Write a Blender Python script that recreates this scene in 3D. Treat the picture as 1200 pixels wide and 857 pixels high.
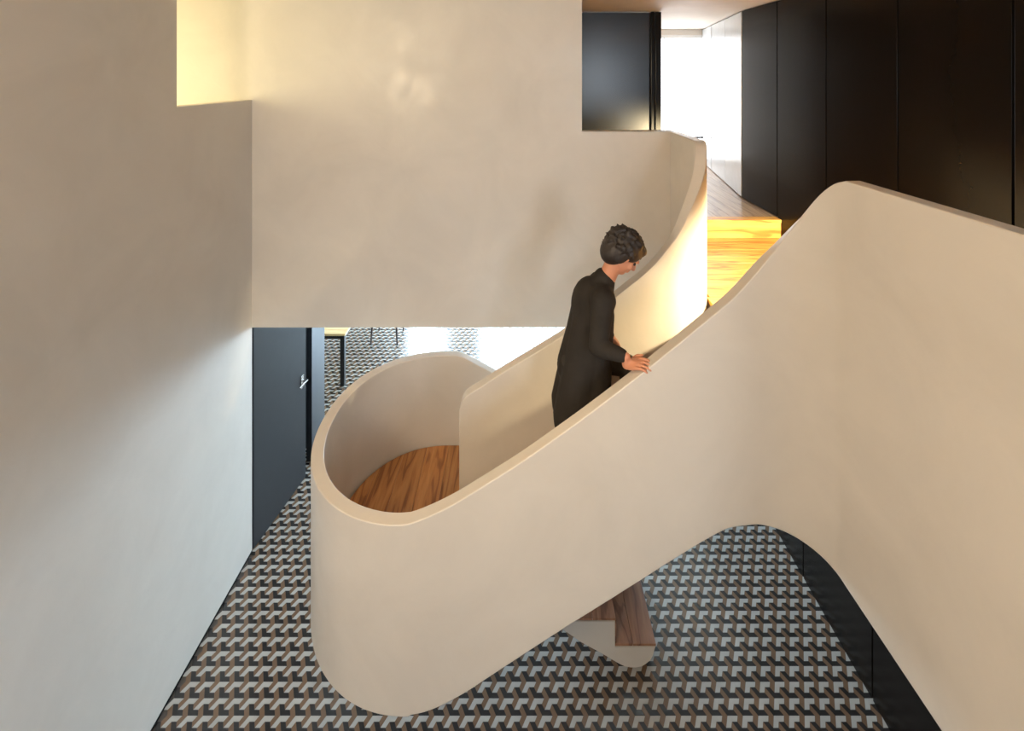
import bpy, bmesh, math, random
from mathutils import Vector, Matrix
random.seed(7)
PI = math.pi
S = bpy.context.scene
for o in list(bpy.data.objects): bpy.data.objects.remove(o)
C = S.collection

# ------------------------------------------------------------------ camera
# level view camera with a strong downward lens shift (architectural lens)
F, CX, CY, EYE = 560.0, 608.0, 88.0, 4.3          # focal length and principal point in 1200x857 pixels
cam_d = bpy.data.cameras.new('camera'); cam = bpy.data.objects.new('camera', cam_d); C.objects.link(cam)
cam_d.sensor_width = 36.0; cam_d.sensor_fit = 'HORIZONTAL'
cam_d.lens = F / 1200 * 36.0
cam_d.shift_x = (600 - CX) / 1200.0
cam_d.shift_y = -(428.5 - CY) / 1200.0
cam_d.clip_start = 0.05
cam.location = (0, 0, EYE); cam.rotation_euler = (PI / 2, 0, 0)
S.camera = cam
# ------------------------------------------------------------------ world, exposure
w = bpy.data.worlds.new('world'); S.world = w; w.use_nodes = True
bg = w.node_tree.nodes['Background']; bg.inputs[0].default_value = (0.75, 0.85, 1.0, 1); bg.inputs[1].default_value = 0.6
S.view_settings.view_transform = 'Standard'; S.view_settings.look = 'None'
S.view_settings.exposure = 0.0; S.view_settings.gamma = 1.0; S.view_settings.use_curve_mapping = False

# light levels
L_REAR, L_FAR, L_END, L_ENTRY = 28.0, 54.0, 4.5, 3.2       # daylight in the windows
L_NICHE, L_LAND, L_HALL = 6.5, 1100.0, 140.0    # added side-room pane; wall light and added hall fill (watts)
WARM, WARM2, COOL = (1.0, 0.79, 0.53), (1.0, 0.80, 0.47), (0.80, 0.90, 1.0)

def area(name, loc, rot, sx, sy, power, col):
    d = bpy.data.lights.new(name, 'AREA'); d.shape = 'RECTANGLE'; d.size = sx; d.size_y = sy
    d.energy = power; d.color = col
    o = bpy.data.objects.new(name, d); C.objects.link(o); o.location = loc; o.rotation_euler = rot
    return o

# ------------------------------------------------------------------ materials
def mat(name, col, rough=0.5, spec=0.5, metal=0.0, emit=None, strength=0):
    m = bpy.data.materials.new(name); m.use_nodes = True
    b = m.node_tree.nodes['Principled BSDF']
    b.inputs['Base Color'].default_value = (*col, 1); b.inputs['Roughness'].default_value = rough
    b.inputs['Metallic'].default_value = metal; b.inputs['Specular IOR Level'].default_value = spec
    if emit:
        b.inputs['Emission Color'].default_value = (*emit, 1); b.inputs['Emission Strength'].default_value = strength
    return m
def lin(r, g, b):
    f = lambda c: (c / 255 / 12.92) if c / 255 <= 0.04045 else ((c / 255 + 0.055) / 1.055) ** 2.4
    return (f(r), f(g), f(b))
def nz(nt, scale, detail=4, rough=0.55, dist=0.0, sc=None):
    tc = nt.nodes.new('ShaderNodeNewGeometry'); n = nt.nodes.new('ShaderNodeTexNoise')
    n.inputs['Scale'].default_value = scale; n.inputs['Detail'].default_value = detail
    n.inputs['Roughness'].default_value = rough; n.inputs['Distortion'].default_value = dist
    if sc:
        mp = nt.nodes.new('ShaderNodeMapping'); mp.inputs['Scale'].default_value = sc
        nt.links.new(tc.outputs['Position'], mp.inputs[0]); nt.links.new(mp.outputs[0], n.inputs['Vector'])
    else: nt.links.new(tc.outputs['Position'], n.inputs['Vector'])
    return n
def ramp(nt, src, stops):
    r = nt.nodes.new('ShaderNodeValToRGB'); e = r.color_ramp.elements
    while len(e) < len(stops): e.new(0.5)
    for k, (p, c) in enumerate(stops):
        e[k].position = p; e[k].color = (*c, 1) if len(c) == 3 else c
    nt.links.new(src, r.inputs[0]); return r
def plaster(name, col, r0=0.34, r1=0.5):
    m = mat(name, col, 0.42, 0.5); nt = m.node_tree; b = nt.nodes['Principled BSDF']
    n = nz(nt, 1.6, 6, 0.6, 0.6)
    c0 = tuple(x * 0.925 for x in col); c1 = tuple(min(1, x * 1.03) for x in col)
    r = ramp(nt, n.outputs['Fac'], [(0.3, c0), (0.7, c1)]); nt.links.new(r.outputs[0], b.inputs['Base Color'])
    n2 = nz(nt, 2.6, 5, 0.6, 1.5)
    r2 = ramp(nt, n2.outputs['Fac'], [(0.35, (r0,) * 3), (0.65, (r1,) * 3)]); nt.links.new(r2.outputs[0], b.inputs['Roughness'])
    n3 = nz(nt, 5.0, 5, 0.55, 1.0)
    bp = nt.nodes.new('ShaderNodeBump'); bp.inputs['Strength'].default_value = 0.10; bp.inputs['Distance'].default_value = 0.02
    nt.links.new(n3.outputs['Fac'], bp.inputs['Height']); nt.links.new(bp.outputs[0], b.inputs['Normal'])
    return m
def wood(name, c_light, c_mid, c_dark, along, rough=0.38):
    # along: axis of the grain ('X' or 'Y')
    m = mat(name, c_mid, rough); nt = m.node_tree; b = nt.nodes['Principled BSDF']
    sc = (0.55, 5.5, 3.0) if along == 'X' else (5.5, 0.55, 3.0)
    oi = nt.nodes.new('ShaderNodeObjectInfo'); tc = nt.nodes.new('ShaderNodeNewGeometry')
    mul = nt.nodes.new('ShaderNodeVectorMath'); mul.operation = 'SCALE'; mul.inputs[0].default_value = (9, 13, 5)
    nt.links.new(oi.outputs['Random'], mul.inputs['Scale'])
    add = nt.nodes.new('ShaderNodeVectorMath'); nt.links.new(tc.outputs['Position'], add.inputs[0]); nt.links.new(mul.outputs[0], add.inputs[1])
    mp = nt.nodes.new('ShaderNodeMapping'); mp.inputs['Scale'].default_value = sc; nt.links.new(add.outputs[0], mp.inputs[0])
    n = nt.nodes.new('ShaderNodeTexNoise'); n.inputs['Scale'].default_value = 1.1; n.inputs['Detail'].default_value = 3; n.inputs['Distortion'].default_value = 0.3
    nt.links.new(mp.outputs[0], n.inputs['Vector'])
    # rings: sine of the stretched noise gives cathedral grain
    k = nt.nodes.new('ShaderNodeMath'); k.operation = 'MULTIPLY'; k.inputs[1].default_value = 40.0; nt.links.new(n.outputs['Fac'], k.inputs[0])
    s = nt.nodes.new('ShaderNodeMath'); s.operation = 'SINE'; nt.links.new(k.outputs[0], s.inputs[0])
    h = nt.nodes.new('ShaderNodeMath'); h.operation = 'MULTIPLY_ADD'; h.inputs[1].default_value = 0.5; h.inputs[2].default_value = 0.5; nt.links.new(s.outputs[0], h.inputs[0])
    r = ramp(nt, h.outputs[0], [(0.0, c_light), (0.55, c_mid), (0.86, c_mid), (1.0, c_dark)])
    fine = nt.nodes.new('ShaderNodeTexNoise'); fine.inputs['Scale'].default_value = 14; fine.inputs['Detail'].default_value = 4
    nt.links.new(mp.outputs[0], fine.inputs['Vector'])
    hv = nt.nodes.new('ShaderNodeHueSaturation')
    vm = nt.nodes.new('ShaderNodeMath'); vm.operation = 'MULTIPLY_ADD'; vm.inputs[1].default_value = 0.25; vm.inputs[2].default_value = 0.88
    nt.links.new(oi.outputs['Random'], vm.inputs[0])
    fm = nt.nodes.new('ShaderNodeMath'); fm.operation = 'MULTIPLY_ADD'; fm.inputs[1].default_value = 0.5; fm.inputs[2].default_value = 0.75
    nt.links.new(fine.outputs['Fac'], fm.inputs[0])
    vv = nt.nodes.new('ShaderNodeMath'); vv.operation = 'MULTIPLY'; nt.links.new(vm.outputs[0], vv.inputs[0]); nt.links.new(fm.outputs[0], vv.inputs[1])
    nt.links.new(vv.outputs[0], hv.inputs['Value']); nt.links.new(r.outputs[0], hv.inputs['Color']); nt.links.new(hv.outputs[0], b.inputs['Base Color'])
    return m
def vary(name, col, rough, amt=0.12, spec=0.5):
    m = mat(name, col, rough, spec); nt = m.node_tree; b = nt.nodes['Principled BSDF']
    n = nz(nt, 9.0, 5, 0.6)
    r = ramp(nt, n.outputs['Fac'], [(0.3, tuple(x * (1 - amt) for x in col)), (0.7, tuple(min(1, x * (1 + amt)) for x in col))])
    nt.links.new(r.outputs[0], b.inputs['Base Color']); return m

M = {}
M['plaster'] = plaster('white_plaster', (0.68, 0.63, 0.57), 0.30, 0.52)
M['ceil'] = plaster('ceiling_paint', (0.78, 0.72, 0.64), 0.55, 0.7)
M['rim'] = M['plaster']
M['pine'] = wood('old_pine', lin(182, 130, 80), lin(170, 116, 68), lin(134, 84, 50), 'Y')
M['pine_lit'] = wood('old_pine_lit', lin(226, 178, 96), lin(214, 160, 80), lin(178, 116, 52), 'X')  # same pine, lightened and yellowed to carry the lamp's glow in its colour
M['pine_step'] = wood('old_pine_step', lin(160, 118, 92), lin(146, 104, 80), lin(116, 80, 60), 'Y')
M['oak'] = wood('corridor_boards', lin(178, 158, 138), lin(165, 142, 122), lin(140, 116, 98), 'Y', 0.3)
M['t_white'] = vary('tile_white', lin(172, 170, 166), 0.20, 0.06)
M['t_black'] = vary('tile_black', lin(44, 42, 42), 0.20, 0.15)
M['t_brown'] = vary('tile_brown', lin(114, 91, 72), 0.20, 0.10)
M['grout'] = vary('tile_joint', lin(70, 64, 60), 0.7)
M['black'] = vary('black_satin_panel', (0.007, 0.0055, 0.0045), 0.22, 0.02, 0.12)
M['black_door'] = vary('black_satin_door', (0.004, 0.005, 0.007), 0.27, 0.1, 0.5)
M['slate'] = vary('dark_blue_grey_lacquer', lin(48, 52, 58), 0.36, 0.06)
M['gap'] = mat('shadow_gap', (0.004, 0.004, 0.004), 0.8, 0.1)  # near-black colour stands in for the shade inside narrow gaps
M['pale'] = vary('glare_pale_panel', (0.62, 0.66, 0.70), 0.25, 0.04)  # pale base colour paints in the window glare on the panels
M['steel'] = mat('brushed_steel', (0.75, 0.76, 0.78), 0.22, 0.5, 1.0)
M['dark_leg'] = vary('dark_stained_wood', lin(40, 24, 22), 0.4, 0.15)
M['blackmetal'] = mat('black_metal', (0.01, 0.01, 0.01), 0.4)
M['tabletop'] = wood('pale_oak_top', lin(226, 200, 150), lin(214, 184, 132), lin(190, 156, 104), 'X')
M['pane_far'] = mat('daylight_pane', (0.8, 0.85, 0.9), 0.2, 0.5, 0, (0.60, 0.81, 1.0), L_FAR)
M['pane_end'] = mat('daylight_pane_upper', (0.8, 0.85, 0.9), 0.2, 0.5, 0, (0.97, 0.98, 1.0), L_END)
M['pane_rear'] = mat('daylight_pane_rear', (0.8, 0.85, 0.9), 0.2, 0.5, 0, (0.80, 0.90, 1.0), L_REAR)
M['pane_side'] = mat('added_warm_glow', (0.8, 0.8, 0.7), 0.3, 0.5, 0, (1.0, 0.89, 0.52), L_NICHE)  # glow of the added pane in the side room
M['pane_entry'] = mat('daylight_pane_entry', (0.8, 0.85, 0.9), 0.2, 0.5, 0, (0.74, 0.87, 1.0), L_ENTRY)
M['frame'] = vary('white_window_frame', (0.75, 0.75, 0.74), 0.4, 0.03)
M['lamp'] = mat('lamp_diffuser', (0.9, 0.85, 0.7), 0.5, 0.5, 0, WARM, 6.0)
M['skin'] = vary('skin', lin(205, 142, 112), 0.45, 0.06)
M['hair'] = vary('dark_brown_hair', lin(48, 40, 36), 0.55, 0.3)
M['coat'] = vary('dark_grey_wool', lin(44, 40, 37), 0.8, 0.2, 0.25)
M['trousers'] = vary('charcoal_cloth', lin(58, 53, 48), 0.8, 0.15, 0.25)
M['shoe'] = mat('black_leather', (0.012, 0.011, 0.01), 0.35)

# ------------------------------------------------------------------ helpers
def obj(name, verts, faces, m, parent=None, smooth=None, bevel=0):
    me = bpy.data.meshes.new(name); me.from_pydata([tuple(v) for v in verts], [], faces); me.validate()
    return link(name, me, m, parent, smooth, bevel)
def link(name, me, m, parent=None, smooth=None, bevel=0):
    bm = bmesh.new(); bm.from_mesh(me); bmesh.ops.recalc_face_normals(bm, faces=bm.faces)
    if smooth is not None:
        for f in bm.faces: f.smooth = True
        for e in bm.edges:
            if len(e.link_faces) == 2 and e.calc_face_angle(0) > math.radians(smooth): e.smooth = False
    bm.to_mesh(me); bm.free()
    if m is not None: me.materials.append(M[m] if isinstance(m, str) else m)
    o = bpy.data.objects.new(name, me); C.objects.link(o)
    if parent: o.parent = parent
    if bevel:
        b = o.modifiers.new('bevel', 'BEVEL'); b.width = bevel; b.segments = 2; b.limit_method = 'ANGLE'; b.angle_limit = math.radians(50)
        b.harden_normals = False
    return o
def boxes(name, bl, m, parent=None, bevel=0, smooth=None):
    V, Fc = [], []
    for (x0, x1, y0, y1, z0, z1) in bl:
        n = len(V)
        V += [(x0, y0, z0), (x1, y0, z0), (x1, y1, z0), (x0, y1, z0), (x0, y0, z1), (x1, y0, z1), (x1, y1, z1), (x0, y1, z1)]
        Fc += [[n + a for a in f] for f in ((0, 3, 2, 1), (4, 5, 6, 7), (0, 1, 5, 4), (1, 2, 6, 5), (2, 3, 7, 6), (3, 0, 4, 7))]
    return obj(name, V, Fc, m, parent, smooth, bevel)
def box(name, x0, x1, y0, y1, z0, z1, m, parent=None, bevel=0):
    return boxes(name, [(x0, x1, y0, y1, z0, z1)], m, parent, bevel)
def struct(o, label=None, cat=None):
    o['kind'] = 'structure'
    if label: o['label'] = label
    if cat: o['category'] = cat
    return o
def tag(o, label, cat, group=None):
    o['label'] = label; o['category'] = cat
    if group: o['group'] = group
    return o
def empty(name, loc=(0, 0, 0), rz=0):
    o = bpy.data.objects.new(name, None); C.objects.link(o); o.location = loc; o.rotation_euler = (0, 0, rz); o.empty_display_size = 0.1
    return o
def prism(name, poly, z0, z1, m, parent=None, bevel=0):
    n = len(poly)
    V = [(x, y, z0) for x, y in poly] + [(x, y, z1) for x, y in poly]
    Fc = [list(range(n))[::-1], list(range(n, 2 * n))] + [[i, (i + 1) % n, n + (i + 1) % n, n + i] for i in range(n)]
    return obj(name, V, Fc, m, parent, None, bevel)
def side_prism(name, prof, y0, y1, m, parent=None, bevel=0, smooth=None):
    n = len(prof)                                # profile in X-Z, extruded along Y
    V = [(x, y0, z) for x, z in prof] + [(x, y1, z) for x, z in prof]
    Fc = [list(range(n)), list(range(n, 2 * n))[::-1]] + [[i, (i + 1) % n, n + (i + 1) % n, n + i] for i in range(n)]
    return obj(name, V, Fc, m, parent, smooth, bevel)
def curve(knots):
    xs = [k[0] for k in knots]; ys = [k[1] for k in knots]; n = len(xs)
    d = [(ys[i + 1] - ys[i]) / (xs[i + 1] - xs[i]) for i in range(n - 1)]
    sl = [d[0]] + [((d[i - 1] + d[i]) / 2 if d[i - 1] * d[i] > 0 else 0) for i in range(1, n - 1)] + [d[-1]]
    def f(x):
        if x <= xs[0]: return ys[0]
        if x >= xs[-1]: return ys[-1]
        i = max(k for k in range(n - 1) if xs[k] <= x); h = xs[i + 1] - xs[i]; t = (x - xs[i]) / h
        return ((1 + 2 * t) * (1 - t) ** 2 * ys[i] + t * (1 - t) ** 2 * h * sl[i] + t * t * (3 - 2 * t) * ys[i + 1] + t * t * (t - 1) * h * sl[i + 1])
    return f
def tube(V, Fc, a, b, ra, rb, seg=10):
    a, b = Vector(a), Vector(b); d = (b - a).normalized(); u = d.orthogonal().normalized(); v = d.cross(u); n = len(V)
    for p, r in ((a, ra), (b, rb)):
        for k in range(seg):
            t = 2 * PI * k / seg; V.append(p + u * (r * math.cos(t)) + v * (r * math.sin(t)))
    for k in range(seg): Fc.append([n + k, n + (k + 1) % seg, n + seg + (k + 1) % seg, n + seg + k])
    Fc.append([n + k for k in range(seg)][::-1]); Fc.append([n + seg + k for k in range(seg)])
def tubes(name, segs, m, parent=None, seg=10):
    V, Fc = [], []
    for a, b, ra, rb in segs: tube(V, Fc, a, b, ra, rb, seg)
    return obj(name, V, Fc, m, parent, 40)

# ------------------------------------------------------------------ key dimensions
XL, XR, XP = -2.405, 2.43, 2.72          # left wall, lower right wall, upper right panels
YB = 4.308                               # front face of the back wall
ZU, ZL, ZT, ZC = 2.80, 2.61, 1.09, 5.09  # upper floor, upper landing, turning landing, ceiling
ZP = 3.79                                # parapet top
YF, YK = 2.58, 4.23                      # outer faces of the stair, front and back
TH = 0.078

# ================================================================== SETTING
floor = struct(box('floor', -4.6, 3.4, -3.0, 11.0, -0.20, -0.003, 'grout'), 'cement tile floor with white, black and brown interlocking chevrons', 'floor')

# left wall with a tall opening in its upper end
lw = struct(boxes('wall_left', [(XL - 0.12, XL, -3.0, 3.36, 0.012, ZC), (XL - 0.12, XL, 3.36, YB, 0.012, 4.075)], 'plaster'), 'tall off-white plaster wall with an upper opening', 'wall')
struct(box('shade_strip_left', XL - 0.10, XL + 0.002, -3.0, YB, 0.0, 0.018, 'gap'), 'thin black strip standing in for the shadow gap at the foot of the plaster wall', 'shade_strip')  # black strip paints the shade line where wall meets floor
# back wall hanging over the opening to the dining room
bw = struct(boxes('wall_back', [(-4.5, 0.569, YB, YB + 0.13, 2.023, ZC), (0.569, 1.41, YB, YB + 0.13, 2.023, ZP)], 'plaster', None), 'off-white plaster wall hanging above the dining room opening', 'wall')
# closed room behind the left wall opening
struct(boxes('wall_side_room', [(-4.62, -4.5, 0.5, YB + 0.13, 2.8, ZC), (-4.5, XL - 0.12, 0.5, 0.62, 2.8, ZC)], 'plaster'), 'plaster walls of the lamplit room beside the hall', 'wall')
struct(box('floor_side_room', -4.5, XL - 0.12, 0.62, YB, 2.7, 2.8, 'oak'), 'board floor of the lamplit side room', 'floor')
struct(boxes('ceiling', [(-4.62, 3.4, -3.0, 8.3, ZC, ZC + 0.12)], 'ceil'), 'flat pale plaster ceiling above the stairs and corridor', 'ceiling')
# rear wall behind the camera, with its window
struct(boxes('wall_rear', [(XL, 1.9, -3.12, -3.0, 2.4, ZC), (XL, -2.2, -3.12, -3.0, 0, 2.4), (-1.0, 1.9, -3.12, -3.0, 0, 2.4), (2.7, 3.4, -3.12, -3.0, 0, ZC), (1.9, 2.7, -3.12, -3.0, 0, 3.2), (1.9, 2.7, -3.12, -3.0, 4.95, ZC)], 'plaster'), 'plaster wall with a window and glazed entrance facing the stairs', 'wall')
def window(name, x0, x1, y, z0, z1, pane, label, cols=2, face=-1, rows=1):
    g = struct(empty(name, ((x0 + x1) / 2, y, z0)), label, 'window')
    t = 0.05; ox, oz = -(x0 + x1) / 2, -z0
    fr = [(x0, x0 + t, -0.03, 0.03, z0, z1), (x1 - t, x1, -0.03, 0.03, z0, z1), (x0 + t, x1 - t, -0.03, 0.03, z0, z0 + t), (x0 + t, x1 - t, -0.03, 0.03, z1 - t, z1)]
    boxes('window_frame', [(a + ox, b + ox, c, d, e + oz, f + oz) for a, b, c, d, e, f in fr], 'frame', g, 0.004)
    W = (x1 - x0 - 2 * t); H = (z1 - z0 - 2 * t)
    for i in range(cols):
        for j in range(rows):
            a = x0 + t + W * i / cols; b = x0 + t + W * (i + 1) / cols; c = z0 + t + H * j / rows; d = z0 + t + H * (j + 1) / rows
            gp = 0.012
            box('pane', a + gp + ox, b - gp + ox, 0.0, 0.012, c + gp + oz, d - gp + oz, pane, g)
        if i: box('mullion', x0 + t + W * i / cols - 0.012 + ox, x0 + t + W * i / cols + 0.012 + ox, -0.02, 0.02, t, z1 - t + oz, 'frame', g)
    return g
sw = window('side_glow_pane', -1.5, 1.5, -4.47, 3.3, 4.9, 'pane_side', 'warm glowing pane added out of view to light the side room', 3)
sw.location = (-4.47, 2.7, 3.3); sw.rotation_euler = (0, 0, PI / 2)  # added glowing pane in place of an unseen lamp, not a known window
window('window_6', -2.2, -1.0, -3.04, 0.02, 2.4, 'pane_entry', 'glazed entrance screen in the rear wall of the tiled hall', 2)
window('window_1', 1.9, 2.7, -3.04, 3.2, 4.95, 'pane_rear', 'daylit window high in the rear wall facing the stairs', 1)

# --- dining room beyond the opening
struct(boxes('wall_dining', [(-4.6, -4.5, YB + 0.13, 11.0, 0, 2.52), (3.3, 3.4, YB, 11.0, 0, 2.52),
       (-4.5, -2.5, 10.9, 11.0, 0, 2.52), (-1.68, -0.86, 10.9, 11.0, 0, 2.52), (1.5, 3.3, 10.9, 11.0, 0, 2.52),
       (-4.5, XL - 0.12, YB + 0.02, YB + 0.12, 0, 2.02)], 'plaster'), 'pale walls of the dining room under the upper floor', 'wall')
window('window_2', -2.5, -1.68, 10.95, 0.02, 2.50, 'pane_far', 'narrow bright window of the tiled dining room', 1)
window('window_3', -0.86, 1.5, 10.95, 0.02, 2.50, 'pane_far', 'wide bright window of the tiled dining room', 3)
struct(boxes('ceiling_dining', [(-4.6, 1.41, YB + 0.13, 11.0, 2.52, 2.76), (1.41, 3.4, 4.97, 11.0, 2.52, 2.76)], 'ceil'), 'plaster ceiling under the upper floor', 'ceiling')

# --- dark door and panel stub at the left of the opening
d1 = struct(empty('door_1', (-2.40, 4.325, 0)), 'blue-grey lacquered door standing slightly open beside the left wall', 'door')
d1.rotation_euler = (0, 0, -math.atan2(0.123, 0.78))
dl = box('door_leaf', -0.045, 0.0, 0.0, 0.79, 0.008, 2.50, 'slate', d1, 0.003)
hd = boxes('lever_handle', [(0.0, 0.008, 0.70, 0.745, 1.00, 1.13)], 'steel', d1, 0.002)
tubes('lever', [((0.005, 0.72, 1.08), (0.06, 0.72, 1.08), 0.009, 0.009), ((0.055, 0.735, 1.08), (0.055, 0.60, 1.08), 0.009, 0.008)], 'steel', hd)
tubes('key', [((0.005, 0.722, 1.02), (0.035, 0.722, 1.02), 0.006, 0.006)], 'steel', hd)
struct(box('door_2', -2.36, -2.30, 5.31, 5.66, 0.0, 2.50, 'slate', None, 0.003), 'narrow blue-grey fixed panel beyond the door gap', 'door')
struct(boxes('wall_door', [(-2.62, -2.45, YB + 0.13, 5.64, 0.0, 2.50)], 'gap'), 'black lining behind the door and fixed panel', 'wall')

# --- right wall below: black panels
wr = struct(box('wall_right', XR + 0.03, XR + 0.15, -3.0, 6.2, 0, 1.85, 'gap'), 'black panelled wall under the upper landing', 'wall')
y = -3.097
while y < 6.1:
    box('panel', XR, XR + 0.03, y + 0.004, y + 0.79, 0.004, 1.85, 'black', wr, 0.002); y += 0.798
# --- upper right wall: tall black panels
wu = struct(box('wall_upper_right', XP + 0.035, XP + 0.15, -3.0, 5.84, ZL - 0.8, ZC, 'gap'), 'tall black panelled wall along the upper landing', 'wall')
for k in range(-7, 4):
    y0 = 2.63 + 0.80 * k
    box('panel', XP, XP + 0.035, y0 + 0.007, y0 + 0.793, ZL if y0 < 4.9 else ZU + 0.01, ZC - 0.012, 'black', wu, 0.002)
# angled glossy panels near the end window, coloured pale for its glare
wa = struct(empty('wall_corridor_right', (XP, 5.84, ZU)), 'glossy corridor panels coloured pale with the glare of the end window', 'wall')
wa.rotation_euler = (0, 0, -math.atan2(0.43, 2.36))
for (a, b) in ((0.01, 0.83), (0.838, 1.66), (1.70, 2.40)):
    box('panel', 0.0, 0.035, a, b, 0.012, ZC - ZU - 0.015, 'pale', wa, 0.002)
box('lining', 0.036, 0.10, 0.0, 2.42, 0.0, ZC - ZU, 'gap', wa)
# dark frontal door and jambs at the upper corridor
d3 = struct(empty('door_3', (0.58, 5.90, ZU)), 'black satin door at the head of the upper corridor', 'door')
box('door_leaf', -0.05, 1.03, 0.0, 0.045, 0.01, ZC - ZU - 0.02, 'black_door', d3, 0.002)
box('jamb', 1.045, 1.085, -0.03, 0.06, 0.0, ZC - ZU - 0.01, 'black', d3, 0.006)
box('jamb', 1.11, 1.18, 0.0, 0.12, 0.0, ZC - ZU - 0.01, 'black', d3, 0.004)
struct(boxes('wall_corridor_left', [(1.66, 1.76, 6.02, 8.2, ZU, ZC), (0.3, 1.66, 5.96, 6.06, ZU, ZC), (0.30, 0.42, YB + 0.13, 5.96, ZU, ZC)], 'plaster'), 'plaster wall between black door and end window', 'wall')
struct(boxes('wall_end', [(1.7, 3.3, 8.2, 8.3, 4.99, ZC), (1.7, 1.78, 8.2, 8.3, ZU, ZC), (3.2, 3.4, 8.2, 8.3, ZU, ZC)], 'plaster'), 'narrow plaster wall framing the corridor end window', 'wall')
window('window_4', 1.78, 3.2, 8.22, ZU + 0.02, 4.99, 'pane_end', 'bright full-height window at the corridor end', 2)
w4 = [o for o in C.objects if o.name == 'window_4'][0]
box('rail', -0.70, 0.70, -0.07, -0.04, 0.40, 0.43, 'blackmetal', w4, 0.003)

# --- upper floor
uf = struct(boxes('floor_upper', [(0.3, 1.41, YB + 0.13, 4.97, 2.76, 2.775), (0.3, 3.3, 4.97, 8.2, 2.76, 2.775)], 'grout'), 'pale board floor of the upper corridor', 'floor')
x = 0.42
while x < 3.2:
    y0 = 4.97 if x > 1.3 else YB + 0.13
    box('board', x + 0.001, x + 0.139, y0, 8.19, 2.775, ZU, 'oak', uf, 0.001); x += 0.14

# --- dining furniture
def dining_table(x1, y0):
    t = tag(empty('dining_table', (x1 - 0.45, y0 + 1.1, 0)), 'dining table with pale wood top and black legs', 'table')
    box('tabletop', -0.45, 0.47, -1.12, 1.12, 0.705, 0.735, 'tabletop', t, 0.003)
    boxes('apron', [(-0.44, 0.45, -1.10, -1.07, 0.655, 0.705), (-0.44, 0.45, 1.07, 1.10, 0.655, 0.705), (-0.44, -0.41, -1.07, 1.07, 0.655, 0.705), (0.42, 0.45, -1.07, 1.07, 0.655, 0.705)], 'blackmetal', t)
    for sx in (-0.44, 0.39):
        for sy in (-1.10, 1.04):
            box('leg', sx, sx + 0.06, sy, sy + 0.06, 0, 0.655, 'blackmetal', t, 0.002)
dining_table(-2.41, 6.60)
def chair(x, y, rz, label):
    c = tag(empty('dining_chair', (x, y, 0), rz), label, 'chair', 'chairs at the dining table')
    box('seat', -0.22, 0.22, -0.21, 0.22, 0.44, 0.475, 'dark_leg', c, 0.01)
    for sx in (-1, 1):
        tubes('leg', [((sx * 0.21, -0.20, 0), (sx * 0.185, -0.18, 0.45), 0.012, 0.018)], 'dark_leg', c)
        tubes('leg', [((sx * 0.205, 0.23, 0), (sx * 0.185, 0.20, 0.45), 0.011, 0.017), ((sx * 0.185, 0.20, 0.45), (sx * 0.18, 0.26, 0.82), 0.017, 0.012)], 'dark_leg', c)
    box('backrest', -0.20, 0.20, 0.235, 0.258, 0.64, 0.82, 'dark_leg', c, 0.008)
chair(-2.15, 7.82, 0, 'dark wooden dining chair with thin splayed legs beside the table')

# ================================================================== STAIRCASE
stair = tag(empty('staircase', (-0.6, 3.4, 0)), 'white plaster staircase with curling solid parapets and old pine treads', 'staircase')
SP = (-0.6, 3.4, 0)
def sp(o): o.parent = stair; o.matrix_parent_inverse = Matrix.Translation((0.6, -3.4, 0)); return o
def sub(o, p): o.parent = p; return o

zf_top = curve([(-0.75, 1.86), (-0.62, 1.868), (-0.51, 1.905), (-0.346, 1.985), (-0.19, 2.08), (0.02, 2.213), (0.18, 2.325), (0.40, 2.485), (0.71, 2.724), (1.036, 2.99), (1.17, 3.105), (1.29, 3.235)])
zf_bot = curve([(-0.80, 0.828), (-0.66, 0.832), (-0.498, 0.86), (-0.318, 0.945), (-0.124, 1.07), (0.194, 1.277), (0.47, 1.45), (0.677, 1.581), (0.885, 1.712), (1.023, 1.795), (1.13, 1.848), (1.27, 1.87)])
zc_top = curve([(0, 3.235), (20, 3.375), (40, 3.535), (60, 3.685), (75, 3.757), (90, 3.79)])
zc_bot = curve([(0, 1.87), (90, 1.84)])
f2_line = curve([(-0.60, 1.86), (-0.52, 1.855), (-0.40, 1.80), (-0.2, 1.69), (1.02, 0.92)])
f2_bot = curve([(-0.60, 0.82), (-0.45, 0.79), (-0.25, 0.68), (0.3185, 0.288), (0.45, 0.197), (0.6, 0.115), (0.70, 0.055), (0.77, 0.020), (0.85, 0.012), (0.92, 0.040), (0.97, 0.10), (0.985, 0.16)])

path = []                                        # (x, y, ztop, zbot) of the outer face
def seg(p, q, n, ft, fb):
    for i in range(n):
        t = i / n; path.append((p[0] + (q[0] - p[0]) * t, p[1] + (q[1] - p[1]) * t, ft(t), fb(t)))
seg((1.665, 0.30), (1.57, 2.30), 30, lambda t: ZP, lambda t: 1.78 + 0.06 * t)
for i in range(40):
    a = math.radians(90 * i / 40)
    path.append((1.29 + 0.28 * math.cos(a), 2.30 + 0.28 * math.sin(a), zc_top(90 - 90 * i / 40), zc_bot(90 - 90 * i / 40)))
n = 110
for i in range(n):
    x = 1.29 + (-0.60 - 1.29) * i / n; path.append((x, YF, zf_top(x), zf_bot(x)))
a_, b_, e_ = 0.79, (YK - YF) / 2, 2.15
YM = (YF + YK) / 2
def round_pt(t, a=a_, b=b_):                     # t 0..1 from front to back
    th = PI * t; c, s = math.cos(th), math.sin(th)
    return (-0.6 - a * abs(s) ** (2 / e_), YM - b * math.copysign(abs(c) ** (2 / e_), c))
raw = [round_pt(i / 400) for i in range(401)]
acc = [0]
for i in range(400): acc.append(acc[-1] + math.dist(raw[i], raw[i + 1]))
N = 120
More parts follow.
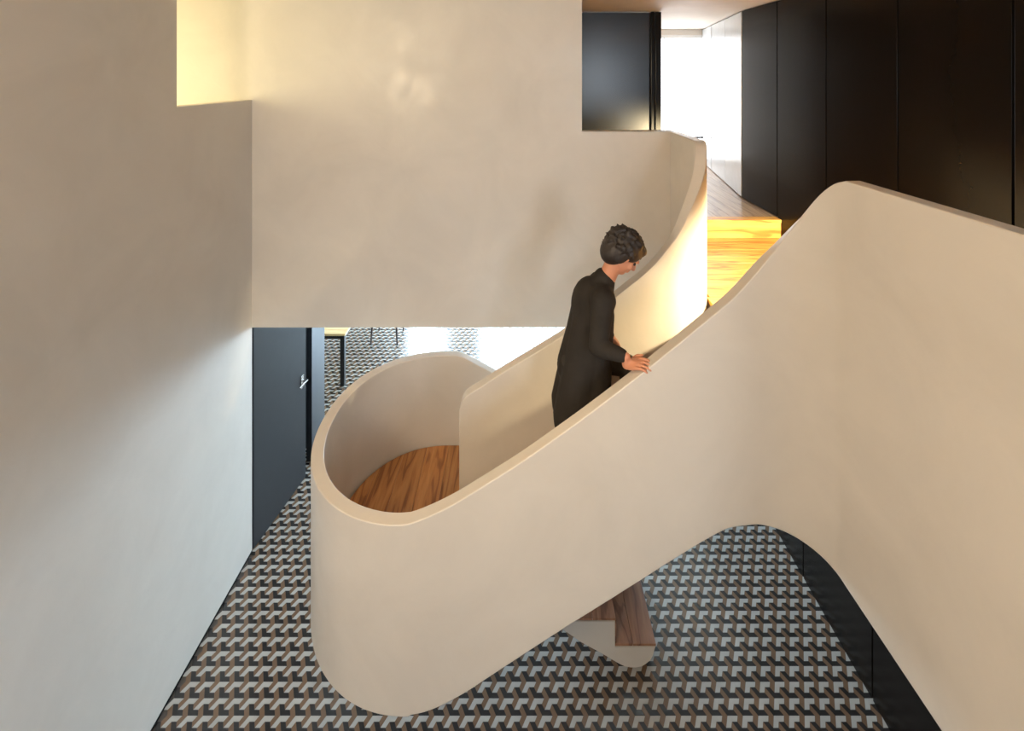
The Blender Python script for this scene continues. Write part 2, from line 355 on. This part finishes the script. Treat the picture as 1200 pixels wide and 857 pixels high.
for k in range(N):
    s_ = acc[-1] * k / N; i = max(j for j in range(400) if acc[j] <= s_); t = (s_ - acc[i]) / (acc[i + 1] - acc[i])
    tt = k / N
    zt = 1.86 + (0.006 * (1 - tt)); 
    zt = zf_top(-0.6 - 0.15 * min(1, tt * 8)) 
    path.append((raw[i][0] + (raw[i + 1][0] - raw[i][0]) * t, raw[i][1] + (raw[i + 1][1] - raw[i][1]) * t, zt, 0.83 - 0.01 * tt))
n = 80
for i in range(n + 1):
    x = -0.60 + 1.58 * i / n; path.append((x, YK, f2_line(x), f2_bot(x)))

def ribbon(name, path, th, side, m):
    P = [Vector((p[0], p[1])) for p in path]; V = []
    for i, p in enumerate(path):
        t = (P[min(i + 1, len(P) - 1)] - P[max(i - 1, 0)]).normalized(); nrm = Vector((t.y, -t.x)) * side * th
        V += [(p[0], p[1], p[3]), (p[0], p[1], p[2]), (p[0] + nrm.x, p[1] + nrm.y, p[2]), (p[0] + nrm.x, p[1] + nrm.y, p[3])]
    Fc = []
    for i in range(len(path) - 1):
        a, b = 4 * i, 4 * i + 4
        for k in range(4): Fc.append([a + k, a + (k + 1) % 4, b + (k + 1) % 4, b + k])
    Fc += [[0, 1, 2, 3], [4 * len(path) - 4 + k for k in (3, 2, 1, 0)]]
    return obj(name, V, Fc, m, None, 35, 0.005)
sp(ribbon('outer_parapet', path, TH, 1, 'plaster'))

# inner wall between the flights, rising and turning into the upper parapet
zi = curve([(-0.42, 1.93), (-0.405, 1.985), (-0.385, 2.025), (-0.35, 2.055), (-0.261, 2.11), (-0.144, 2.188), (0.033, 2.295), (0.18, 2.385), (0.2975, 2.458), (0.54, 2.63), (0.78, 2.82), (0.873, 2.893), (0.98, 2.998), (1.05, 3.085)])
za = curve([(0, 3.085), (12, 3.19), (24, 3.325), (38, 3.462), (52, 3.575), (68, 3.73), (80, 3.782), (90, ZP)])
YI = 3.36
ip = []
for i in range(9):                               # nose is rounded a little in plan by the bevel
    x = -0.42 + 0.07 * i / 9; ip.append((x, YI, zi(x), 0.84))
for i in range(70):
    x = -0.35 + 1.40 * i / 70; ip.append((x, YI, zi(x), max(0.84, zf_bot(x) - 0.02)))
for i in range(40):
    a = math.radians(90 * i / 40); ip.append((1.05 + 0.40 * math.sin(a), YI + 0.40 - 0.40 * math.cos(a), za(90 * i / 40), 1.86))
for i in range(7):
    ip.append((1.45, 3.76 + (YB - 0.001 - 3.76) * i / 6, ZP, 1.86))
sp(ribbon('inner_parapet', ip, 0.085, -1, 'plaster'))

# flight bodies (plaster underneath, saw-tooth top)
G1, R1, X0, XT = 1.70 / 7, (ZL - ZT) / 8, -0.30, 1.40
def tread_z(k): return ZT + R1 * k
prof = [(X0 + 0.0, ZT - 0.03)]
prof = [(-0.55, ZT - 0.035)]
sp(box('landing_board', -0.419, X0, YF + TH, YI, ZT - 0.034, ZT, 'pine', None))
for k in range(1, 8):
    x = X0 + G1 * (k - 1); prof += [(x, tread_z(k - 1) - 0.035), (x, tread_z(k) - 0.035)]
prof += [(XT, tread_z(7) - 0.035), (XT, ZL - 0.035), (XT + 0.04, ZL - 0.035)]
bot = [(XT + 0.04, 1.875)] + [(x / 100, zf_bot(x / 100) + 0.01) for x in range(125, -56, -5)]
fb = sp(side_prism('flight_body', prof + bot, YF + TH - 0.01, YI + 0.01, 'plaster'))
for k in range(1, 8):
    x = X0 + G1 * (k - 1)
    sub(box('tread', x - 0.02, x + G1 + 0.001, YF + TH, YI, tread_z(k) - 0.034, tread_z(k), 'pine', None, 0.003), fb)
    sub(box('riser', x - 0.004, x + 0.001, YF + TH, YI, tread_z(k - 1), tread_z(k) - 0.034, 'pine', None), fb)
sub(box('riser', XT - 0.004, XT, YF + TH, YI, tread_z(7), ZL - 0.03, 'pine', None), fb)
# lower flight
G2, R2, XE = 0.2925, 0.185, 0.988
z2 = [0.165 + R2 * k for k in range(6)]          # five treads, then the landing
prof = []
for k in range(5):
    xr = XE - G2 * k; xl = XE - G2 * (k + 1)
    prof += [(xr, z2[k] - (0.004 if k == 0 else 0.004)), (xl, z2[k] - 0.004)]
prof += [(-0.475, ZT - 0.035), (-0.60, ZT - 0.035)]
bot = [(x, f2_bot(x)) for x in (-0.6, -0.52, -0.45, -0.35, -0.25, -0.1, 0.1, 0.3185, 0.45, 0.53, 0.6, 0.65, 0.70, 0.735, 0.77, 0.81, 0.85, 0.89, 0.92, 0.95, 0.97, 0.98)]
fb2 = sp(side_prism('lower_flight_body', prof + bot, 3.457, YK - TH + 0.01, 'plaster', None, 0, 35))
for k in range(5):
    xr = XE - G2 * k; xl = XE - G2 * (k + 1)
    for (a, b) in ((xl + 0.0, xl + 0.13), (xl + 0.132, xr + 0.006)):
        sub(box('tread', a, b, 3.462, YK - TH, z2[k] - 0.003, z2[k] + 0.012, 'pine_step', None, 0.002), fb2)
    zt = z2[k + 1]
    sub(box('riser', xl, xl + 0.012, 3.468, YK - TH, z2[k] + 0.012, zt - 0.003, 'pine_step', None), fb2)
# turning landing: slab and boards cut to the curve
def half_chord(x, a, b):
    if x >= -0.6: return b
    u = min(1.0, (-0.6 - x) / a); return b * (1 - u ** e_) ** (1 / e_)
ai, bi = a_ - TH - 0.012, b_ - TH - 0.012
slab = [round_pt(i / 60, ai + 0.03, bi + 0.03) for i in range(61)] + [(-0.42, YM + bi + 0.03), (-0.42, YM - bi - 0.03)]
ls = sp(prism('landing_slab', slab, 0.835, ZT - 0.032, 'plaster'))
sub(prism('gap_shade', slab, ZT - 0.032, ZT - 0.028, 'gap'), ls)  # thin black sheet paints the shade line around the landing boards
x = -0.42
while x > -0.6 - ai:
    x1, x0 = x, max(x - 0.185, -0.6 - ai + 0.0005)
    xs = [x0 + 0.001 + (x1 - x0 - 0.002) * i / 8 for i in range(9)]
    sub(prism('landing_board', [(q, YM - half_chord(q, ai, bi)) for q in xs] + [(q, YM + half_chord(q, ai, bi)) for q in xs[::-1]], ZT - 0.028, ZT, 'pine'), ls)
    x = x0 if x0 > -0.6 - ai + 0.001 else -9
# upper landing
ul = struct(boxes('floor_landing', [(1.44, XP + 0.03, YF + 0.06, 4.97, 1.86, ZL - 0.03), (1.63, XP + 0.03, -2.9, YF + 0.06, 1.86, ZL - 0.03)], 'plaster'), 'old pine landing one step below the upper corridor', 'floor')
y = 4.955
while y > YF + 0.1:
    y0 = y - 0.165
    xa = 1.455 if y0 > 3.6 else 1.38 if y < 3.34 else 1.43
    box('landing_board', xa, XP - 0.002, y0 + 0.001, y, ZL - 0.03, ZL, 'pine_lit', ul, 0.001); y = y0
box('riser', 1.455, XP - 0.002, 4.955, 4.972, ZL, ZU - 0.03, 'pine_lit', ul)
box('nosing', 1.455, XP - 0.002, 4.94, 5.06, ZU - 0.03, ZU + 0.002, 'pine_lit', ul, 0.004)
x = 1.72
while x < XP - 0.05:
    box('landing_board', x, min(x + 0.158, XP - 0.002), -2.9, YF + 0.09, ZL - 0.03, ZL, 'pine', ul, 0.001); x += 0.16

# ================================================================== LAMPS AND ADDED LIGHTS
wl = tag(empty('wall_light', (XP - 0.03, 2.75, 3.28)), 'slim warm wall light low on the black panels of the landing', 'wall light')
box('housing', 0.0, 0.03, -0.22, 0.22, -0.05, 0.05, 'blackmetal', wl, 0.003)
box('diffuser', -0.006, 0.0, -0.20, 0.20, -0.038, 0.038, 'lamp', wl)
d = bpy.data.lights.new('wall_light_bulb', 'SPOT'); d.energy = L_LAND; d.color = WARM2; d.spot_size = math.radians(92); d.spot_blend = 0.5; d.shadow_soft_size = 0.05
wb = bpy.data.objects.new('wall_light_bulb', d); C.objects.link(wb); wb.parent = wl; wb.location = (-0.015, 0, 0)
wb.rotation_euler = Vector((-1.0, 1.6, -1.1)).to_track_quat('-Z', 'Y').to_euler()
def downlight(x, y, z, label, power, col, aim, cone, r=0.05):
    g = tag(empty('added_downlight', (x, y, z)), label, 'ceiling light')
    V, Fc = [], []; nseg = 24
    for rr, zz in ((r + 0.018, 0.0), (r + 0.018, -0.006), (r, -0.006), (r, 0.0)):
        for k in range(nseg): V.append((rr * math.cos(2 * PI * k / nseg), rr * math.sin(2 * PI * k / nseg), zz))
    for j in range(3):
        for k in range(nseg): Fc.append([j * nseg + k, j * nseg + (k + 1) % nseg, (j + 1) * nseg + (k + 1) % nseg, (j + 1) * nseg + k])
    obj('trim_ring', V, Fc, 'frame', g, 40)
    V = [(0, 0, -0.003)] + [(r * math.cos(2 * PI * k / nseg), r * math.sin(2 * PI * k / nseg), -0.003) for k in range(nseg)]
    obj('diffuser', V, [[0, 1 + (k + 1) % nseg, 1 + k] for k in range(nseg)], 'lamp', g)
    d = bpy.data.lights.new('added_downlight_bulb', 'SPOT'); d.energy = power; d.color = col; d.spot_size = math.radians(cone); d.spot_blend = 1.0; d.shadow_soft_size = r
    o = bpy.data.objects.new('added_downlight_bulb', d); C.objects.link(o); o.parent = g; o.location = (0, 0, -0.03)
    o.rotation_euler = (Vector(aim) - Vector((x, y, z))).to_track_quat('-Z', 'Y').to_euler()
downlight(-0.5, 1.1, ZC, 'small round recessed light added over the stairwell to warm the parapet rims', 130.0, (1.0, 0.74, 0.44), (-0.35, 2.7, 1.8), 62)  # unseen spot added and aimed to brighten the rims only
hl = area('hall_fill', (-2.25, -0.7, 4.35), (0, 0, 0), 0.9, 0.8, L_HALL, WARM)  # unseen fill light without fixture, added to brighten right and back walls
hl.rotation_euler = Vector((0.72, 0.68, -0.13)).to_track_quat('-Z', 'Y').to_euler()

# ================================================================== PERSON
def ico(bm, c, r, rot=None, sub=3):
    mt = Matrix.Translation(c) @ (rot.to_4x4() if rot else Matrix.Identity(4)) @ Matrix.Diagonal((*r, 1))
    bmesh.ops.create_icosphere(bm, subdivisions=sub, radius=1.0, matrix=mt)
def limb(bm, a, b, ra, rb, sq=None):
    # tapered capsule
    a, b = Vector(a), Vector(b); d = b - a; L = d.length; q = d.to_track_quat('Z', 'Y')
    mt = Matrix.Translation((a + b) / 2) @ q.to_matrix().to_4x4()
    bmesh.ops.create_cone(bm, cap_ends=True, segments=20, radius1=ra, radius2=rb, depth=L, matrix=mt)
    ico(bm, a, (ra,) * 3, None, 2); ico(bm, b, (rb,) * 3, None, 2)
def fuse(name, bm, vox, m, parent=None, smooth_it=6, fac=0.6):
    me = bpy.data.meshes.new(name); bm.to_mesh(me); bm.free()
    o = bpy.data.objects.new(name, me); C.objects.link(o)
    r = o.modifiers.new('r', 'REMESH'); r.mode = 'VOXEL'; r.voxel_size = vox
    s = o.modifiers.new('s', 'SMOOTH'); s.factor = fac; s.iterations = smooth_it
    dg = bpy.context.evaluated_depsgraph_get(); me2 = bpy.data.meshes.new_from_object(o.evaluated_get(dg))
    bpy.data.objects.remove(o); bpy.data.meshes.remove(me)
    me2.name = name
    for p in me2.polygons: p.use_smooth = True
    me2.materials.clear(); me2.materials.append(M[m])
    o = bpy.data.objects.new(name, me2); C.objects.link(o)
    if parent: o.parent = parent
    return o
PY = 3.0                                          # middle of the flight
hip = Vector((0.37, PY, 2.52)); chest = Vector((0.47, PY, 2.84)); neck = Vector((0.555, PY, 3.03)); head = Vector((0.662, PY - 0.01, 3.180))
shR = Vector((0.50, PY - 0.165, 2.955)); shL = Vector((0.53, PY + 0.155, 2.925))
elR = Vector((0.455, PY - 0.255, 2.735)); wrR = Vector((0.595, 2.655, 2.735))
elL = Vector((0.47, PY + 0.22, 2.70)); wrL = Vector((0.62, PY + 0.17, 2.55))
hpR, hpL = hip + Vector((0, -0.085, -0.02)), hip + Vector((0, 0.085, -0.02))
knR = Vector((0.41, PY - 0.10, 2.11)); anR = Vector((0.235, PY - 0.10, tread_z(3) + 0.09))
knL = Vector((0.71, PY + 0.09, 2.42)); anL = Vector((0.725, PY + 0.09, tread_z(5) + 0.09))
hrot = Matrix.Rotation(math.radians(44), 3, 'Y')   # head bowed forwards (+X)
def hp(x, y, z): return head + hrot @ Vector((x, y, z))
bm = bmesh.new()
# head: skull, face, jaw, nose, ears
ico(bm, hp(-0.012, 0, 0.025), (0.094, 0.075, 0.090), hrot); ico(bm, hp(0.022, 0, -0.035), (0.066, 0.060, 0.078), hrot)
ico(bm, hp(0.048, 0, -0.088), (0.034, 0.034, 0.028), hrot)                       # chin
ico(bm, hp(0.082, 0, 0.022), (0.014, 0.050, 0.014), hrot)                        # brow
limb(bm, hp(0.084, 0, 0.008), hp(0.104, 0, -0.030), 0.008, 0.014)               # nose
ico(bm, hp(0.086, 0, -0.056), (0.010, 0.022, 0.007), hrot); ico(bm, hp(0.083, 0, -0.069), (0.010, 0.020, 0.007), hrot)   # lips
for s in (-1, 1):
    ico(bm, hp(-0.002, s * 0.076, -0.012), (0.020, 0.009, 0.032), hrot)         # ear
    ico(bm, hp(0.060, s * 0.040, -0.030), (0.022, 0.020, 0.026), hrot)          # cheek
limb(bm, neck, hp(-0.02, 0, -0.06), 0.055, 0.050)
# trunk
ico(bm, chest, (0.105, 0.15, 0.17)); ico(bm, hip, (0.105, 0.145, 0.13)); limb(bm, hip, chest, 0.105, 0.11); limb(bm, chest, neck, 0.09, 0.05)
limb(bm, shR, shL, 0.058, 0.058)
for sh, el, wr in ((shR, elR, wrR), (shL, elL, wrL)):
    limb(bm, sh, el, 0.048, 0.036); limb(bm, el, wr, 0.036, 0.025)
for hpx, kn, an in ((hpR, knR, anR), (hpL, knL, anL)):
    limb(bm, hpx, kn, 0.078, 0.052); limb(bm, kn, an, 0.050, 0.036)
    limb(bm, an + Vector((-0.03, 0, -0.045)), an + Vector((0.13, 0, -0.058)), 0.036, 0.026)
# right hand resting on the parapet: palm on top, fingers over the outer edge
ptop = zf_top(0.66)
def hand(bm, wr, fwd, side, up, curl, drop):
    # fwd: finger direction, side: thumb side, up: back of the hand
    fwd, side, up = fwd.normalized(), side.normalized(), up.normalized()
    pc = wr + fwd * 0.045
    rot = Matrix((fwd, side, up)).transposed()
    ico(bm, pc, (0.050, 0.040, 0.017), rot); limb(bm, wr, pc, 0.024, 0.026)
    for k, (off, ln) in enumerate(((0.034, 0.070), (0.0115, 0.078), (-0.0115, 0.072), (-0.034, 0.057))):
        base = wr + fwd * 0.082 + side * off
        d1 = fwd * math.cos(curl * 0.4) - up * math.sin(curl * 0.4); d2 = fwd * math.cos(curl) - up * math.sin(curl); d3 = fwd * math.cos(curl * 1.5) - up * math.sin(curl * 1.5)
        p1 = base + d1 * ln * 0.45; p2 = p1 + d2 * ln * 0.32; p3 = p2 + d3 * ln * 0.26
        limb(bm, base - fwd * 0.03, base, 0.0092, 0.0088); limb(bm, base, p1, 0.0088, 0.0080); limb(bm, p1, p2, 0.0080, 0.0074); limb(bm, p2, p3, 0.0074, 0.0062)
    tb = wr + fwd * 0.028 + side * 0.034; t1 = tb + (fwd * 0.6 + side * 0.75 - up * 0.1).normalized() * 0.036; t2 = t1 + (fwd * 0.9 + side * 0.3 - up * 0.3).normalized() * 0.030
    limb(bm, wr + side * 0.012, tb, 0.014, 0.013); limb(bm, tb, t1, 0.0125, 0.010); limb(bm, t1, t2, 0.010, 0.008)
hw = Vector((0.600, 2.668, zf_top(0.61) + 0.036))
limb(bm, wrR, hw, 0.025, 0.024)
sl = Vector((1, -0.85, 0.74))
nrm_up = Vector((-0.62, 0, 1)).normalized()
fw = (sl - nrm_up * sl.dot(nrm_up)).normalized()
hand(bm, hw, fw, nrm_up.cross(fw), nrm_up, 0.75, 0)
hand(bm, wrL, Vector((0.55, -0.1, -0.8)), Vector((0.3, -1, 0.2)), Vector((0.8, 0.2, 0.55)), 0.5, 0)
person = fuse('person', bm, 0.0045, 'skin', None, 4, 0.5)
tag(person, 'person in dark grey coat climbing the stairs with one hand on the parapet', 'person')
# eyes
for s in (-1, 1):
    b2 = bmesh.new(); ico(b2, hp(0.0715, s * 0.031, 0.000), (0.012, 0.013, 0.012), hrot, 2)
    me = bpy.data.meshes.new('eye'); b2.to_mesh(me); b2.free(); link('eye', me, 'hair', person, 60)
# hair: full, loose, chin length
b2 = bmesh.new()
ico(b2, hp(-0.030, 0, 0.050), (0.116, 0.102, 0.098), hrot); ico(b2, hp(-0.066, 0, -0.015), (0.085, 0.098, 0.108), hrot)
ico(b2, hp(0.040, 0, 0.090), (0.055, 0.066, 0.035), hrot)
rnd = random.Random(3)
for k in range(260):
    a = rnd.uniform(0, 2 * PI); h = rnd.uniform(-0.75, 1.0); q = math.sqrt(max(0, 1 - h * h))
    p = Vector((-0.036 + 0.122 * math.cos(a) * q, 0.106 * math.sin(a) * q, 0.040 + 0.108 * h))
    if p.x > 0.005 and p.z < 0.070: continue
    if p.z < 0.0 and p.x > -0.03: continue
    d = Vector((rnd.uniform(-1, 0.3), rnd.uniform(-0.6, 0.6), rnd.uniform(-1, 0.2))).normalized() * rnd.uniform(0.015, 0.035)
    limb(b2, hp(*p), hp(*(p + d)), rnd.uniform(0.007, 0.012), 0.004)
for s in (-1, 1): ico(b2, hp(-0.040, s * 0.078, 0.0), (0.045, 0.024, 0.070), hrot)
fuse('hair', b2, 0.0055, 'hair', person, 2, 0.4)
# coat: hip-length, with sleeves and a collar
b2 = bmesh.new()
ico(b2, chest + Vector((-0.015, 0, 0)), (0.128, 0.175, 0.19)); limb(b2, hip + Vector((0.0, 0, -0.05)), chest, 0.135, 0.13)
for s in (-1, 1):
    limb(b2, hip + Vector((-0.03, s * 0.075, -0.32)), chest + Vector((-0.02, s * 0.05, 0.0)), 0.135, 0.11)
    limb(b2, hip + Vector((0.06, s * 0.075, -0.30)), chest + Vector((0.02, s * 0.05, 0.0)), 0.125, 0.10)
limb(b2, shR, shL, 0.078, 0.078); limb(b2, chest, neck + Vector((-0.02, 0, -0.01)), 0.115, 0.072)
for sh, el, wr in ((shR, elR, wrR), (shL, elL, wrL)):
    limb(b2, sh, el, 0.070, 0.054); limb(b2, el, el + (wr - el) * 0.86, 0.054, 0.038)
fuse('coat', b2, 0.009, 'coat', person, 5, 0.5)
b2 = bmesh.new()
ico(b2, hip, (0.118, 0.155, 0.13))
for hpx, kn, an in ((hpR, knR, anR), (hpL, knL, anL)):
    limb(b2, hpx, kn, 0.092, 0.068); limb(b2, kn, an + Vector((0, 0, -0.01)), 0.067, 0.054)
fuse('trousers', b2, 0.009, 'trousers', person, 4, 0.5)
for an in (anR, anL):
    b2 = bmesh.new(); z = an.z - 0.09
    limb(b2, (an.x - 0.04, an.y, z + 0.045), (an.x + 0.14, an.y, z + 0.034), 0.044, 0.033); limb(b2, an + Vector((-0.01, 0, 0)), (an.x - 0.02, an.y, z + 0.05), 0.046, 0.044)
    o = fuse('shoe', b2, 0.007, 'shoe', person, 2, 0.5)
    for v in o.data.vertices: v.co.z = max(v.co.z, z + 0.001)

# ================================================================== FLOOR TILES (interlocking chevrons)
A = 0.1035; U = A / 3
E0, E1 = Vector((1, 0)), Vector((0.5, math.sqrt(3) / 2))
W = [(0, 0), (1, 0), (1, 1), (2, 1), (2, 2), (0, 2)]
rot = lambda p: (-p[0] - p[1], p[0])              # 120 degrees in the (E0, E1) basis
def tris(poly_cells):
    out = set()
    for i, j in poly_cells:
        out.add(frozenset(((i, j), (i + 1, j), (i, j + 1)))); out.add(frozenset(((i + 1, j), (i + 1, j + 1), (i, j + 1))))
    return out
base = tris([(0, 0), (0, 1), (1, 1)])
def rt(T): return {frozenset(rot(p) for p in t) for t in T}
def key(t, dx=0, dy=0):
    c = (sum(p[0] for p in t) + 3 * dx, sum(p[1] for p in t) + 3 * dy); return (c[0] % 9, c[1] % 9)
tw, tb = base, rt(base); tn = rt(tb)
cover = {key(t) for t in tw}; found = None
for a in range(9):
    kb = {key(t, a % 3, a // 3) for t in tb}
    if kb & cover or len(kb) < 6: continue
    for b in range(9):
        kn = {key(t, b % 3, b // 3) for t in tn}
        if len(kn) == 6 and not (kn & (cover | kb)): found = (a, b)
assert found
sh_b, sh_n = (found[0] % 3, found[0] // 3), (found[1] % 3, found[1] // 3)
WB = [tuple(map(sum, zip(rot(p), sh_b))) for p in W]; WN = [tuple(map(sum, zip(rot(rot(p)), sh_n))) for p in W]
def xy(p): return E0 * p[0] * U + E1 * p[1] * U
shapes = []
for poly in (W, WB, WN):
    P = [xy(p) for p in poly]
    # inset every edge by a hair for the joint
    area2 = sum(P[i].x * P[(i + 1) % 6].y - P[(i + 1) % 6].x * P[i].y for i in range(6))
    g = 0.0005 * (1 if area2 > 0 else -1); Q = []
    for i in range(6):
        p0, p1, p2 = P[i - 1], P[i], P[(i + 1) % 6]
        d1, d2 = (p1 - p0).normalized(), (p2 - p1).normalized(); n1, n2 = Vector((-d1.y, d1.x)) * g, Vector((-d2.y, d2.x)) * g
        bis = n1 + n2; Q.append(p1 + bis * (g * g / max(1e-12, bis.dot(n1))) if bis.length > 1e-9 else p1 + n1)
    shapes.append(Q)
ORG = Vector((1.8137, 3.2065)) - xy((0, 2))
TF = [(0, 1, 2, 5), (5, 2, 3, 4)] + [(i, i + 6, (i + 1) % 6 + 6, (i + 1) % 6) for i in range(6)]
protos = []
for Q, m in zip(shapes, ('t_white', 't_black', 't_brown')):
    c = sum(Q, Vector((0, 0))) / 6
    me = bpy.data.meshes.new('tile'); me.from_pydata([(q.x - c.x, q.y - c.y, 0) for q in Q] + [(q.x - c.x, q.y - c.y, -0.003) for q in Q], [], TF)
    bm = bmesh.new(); bm.from_mesh(me); bmesh.ops.recalc_face_normals(bm, faces=bm.faces)
    if sum(f.normal.z for f in bm.faces) < 0: bmesh.ops.reverse_faces(bm, faces=bm.faces)
    bm.to_mesh(me); bm.free(); me.materials.append(M[m]); protos.append((me, c))
def project(x, y, z): return CX + F * x / y, CY + F * (EYE - z) / y
def plan_hidden(px, py):                           # roughly behind the stair as seen from the room's front
    if py > 846 and 500 > px > 405: return False
    if 362 < px < 500: return py < 745 + 100 * min(1, (px - 362) / 70) if px < 455 else py < 842
    if 500 <= px < 880: return py < max(837 - (px - 500) * 0.627, 640)
    return False
cells = []
for j in range(-40, 110):
    for i in range(-110, 90):
        for s in range(3):
            me, c = protos[s]; p = ORG + xy((3 * i, 3 * j)) + c
            if not (XL + 0.01 < p.x < XR + 0.04 or (p.y > 5.6 and -4.4 < p.x < 3.2) or (p.y > 4.3 and XL - 0.1 < p.x < XR)): continue
            if not (1.3 < p.y < 10.85): continue
            px, py = project(p.x, p.y, 0)
            vis = 170 < px < 1050 and py < 857 and not plan_hidden(px, py)
            cells.append((-(py if vis else -1), s, p))
cells.sort(key=lambda c: c[0])
for r_, s, p in cells[:300]:
    o = bpy.data.objects.new('tile', protos[s][0]); C.objects.link(o); o.parent = floor; o.location = (p.x, p.y, 0)
V, Fc, mi = [], [], []
for r_, s, p in cells[300:]:
    me = protos[s][0]; n = len(V); z0 = 0
    V += [(v.co.x + p.x, v.co.y + p.y, v.co.z) for v in me.vertices]
    for f in me.polygons: Fc.append([n + k for k in f.vertices]); mi.append(s)
me = bpy.data.meshes.new('tile_field'); me.from_pydata(V, [], Fc)
for k in ('t_white', 't_black', 't_brown'): me.materials.append(M[k])
me.polygons.foreach_set('material_index', mi)
o = bpy.data.objects.new('tile_field', me); C.objects.link(o); o.parent = floor; o['kind'] = 'stuff'
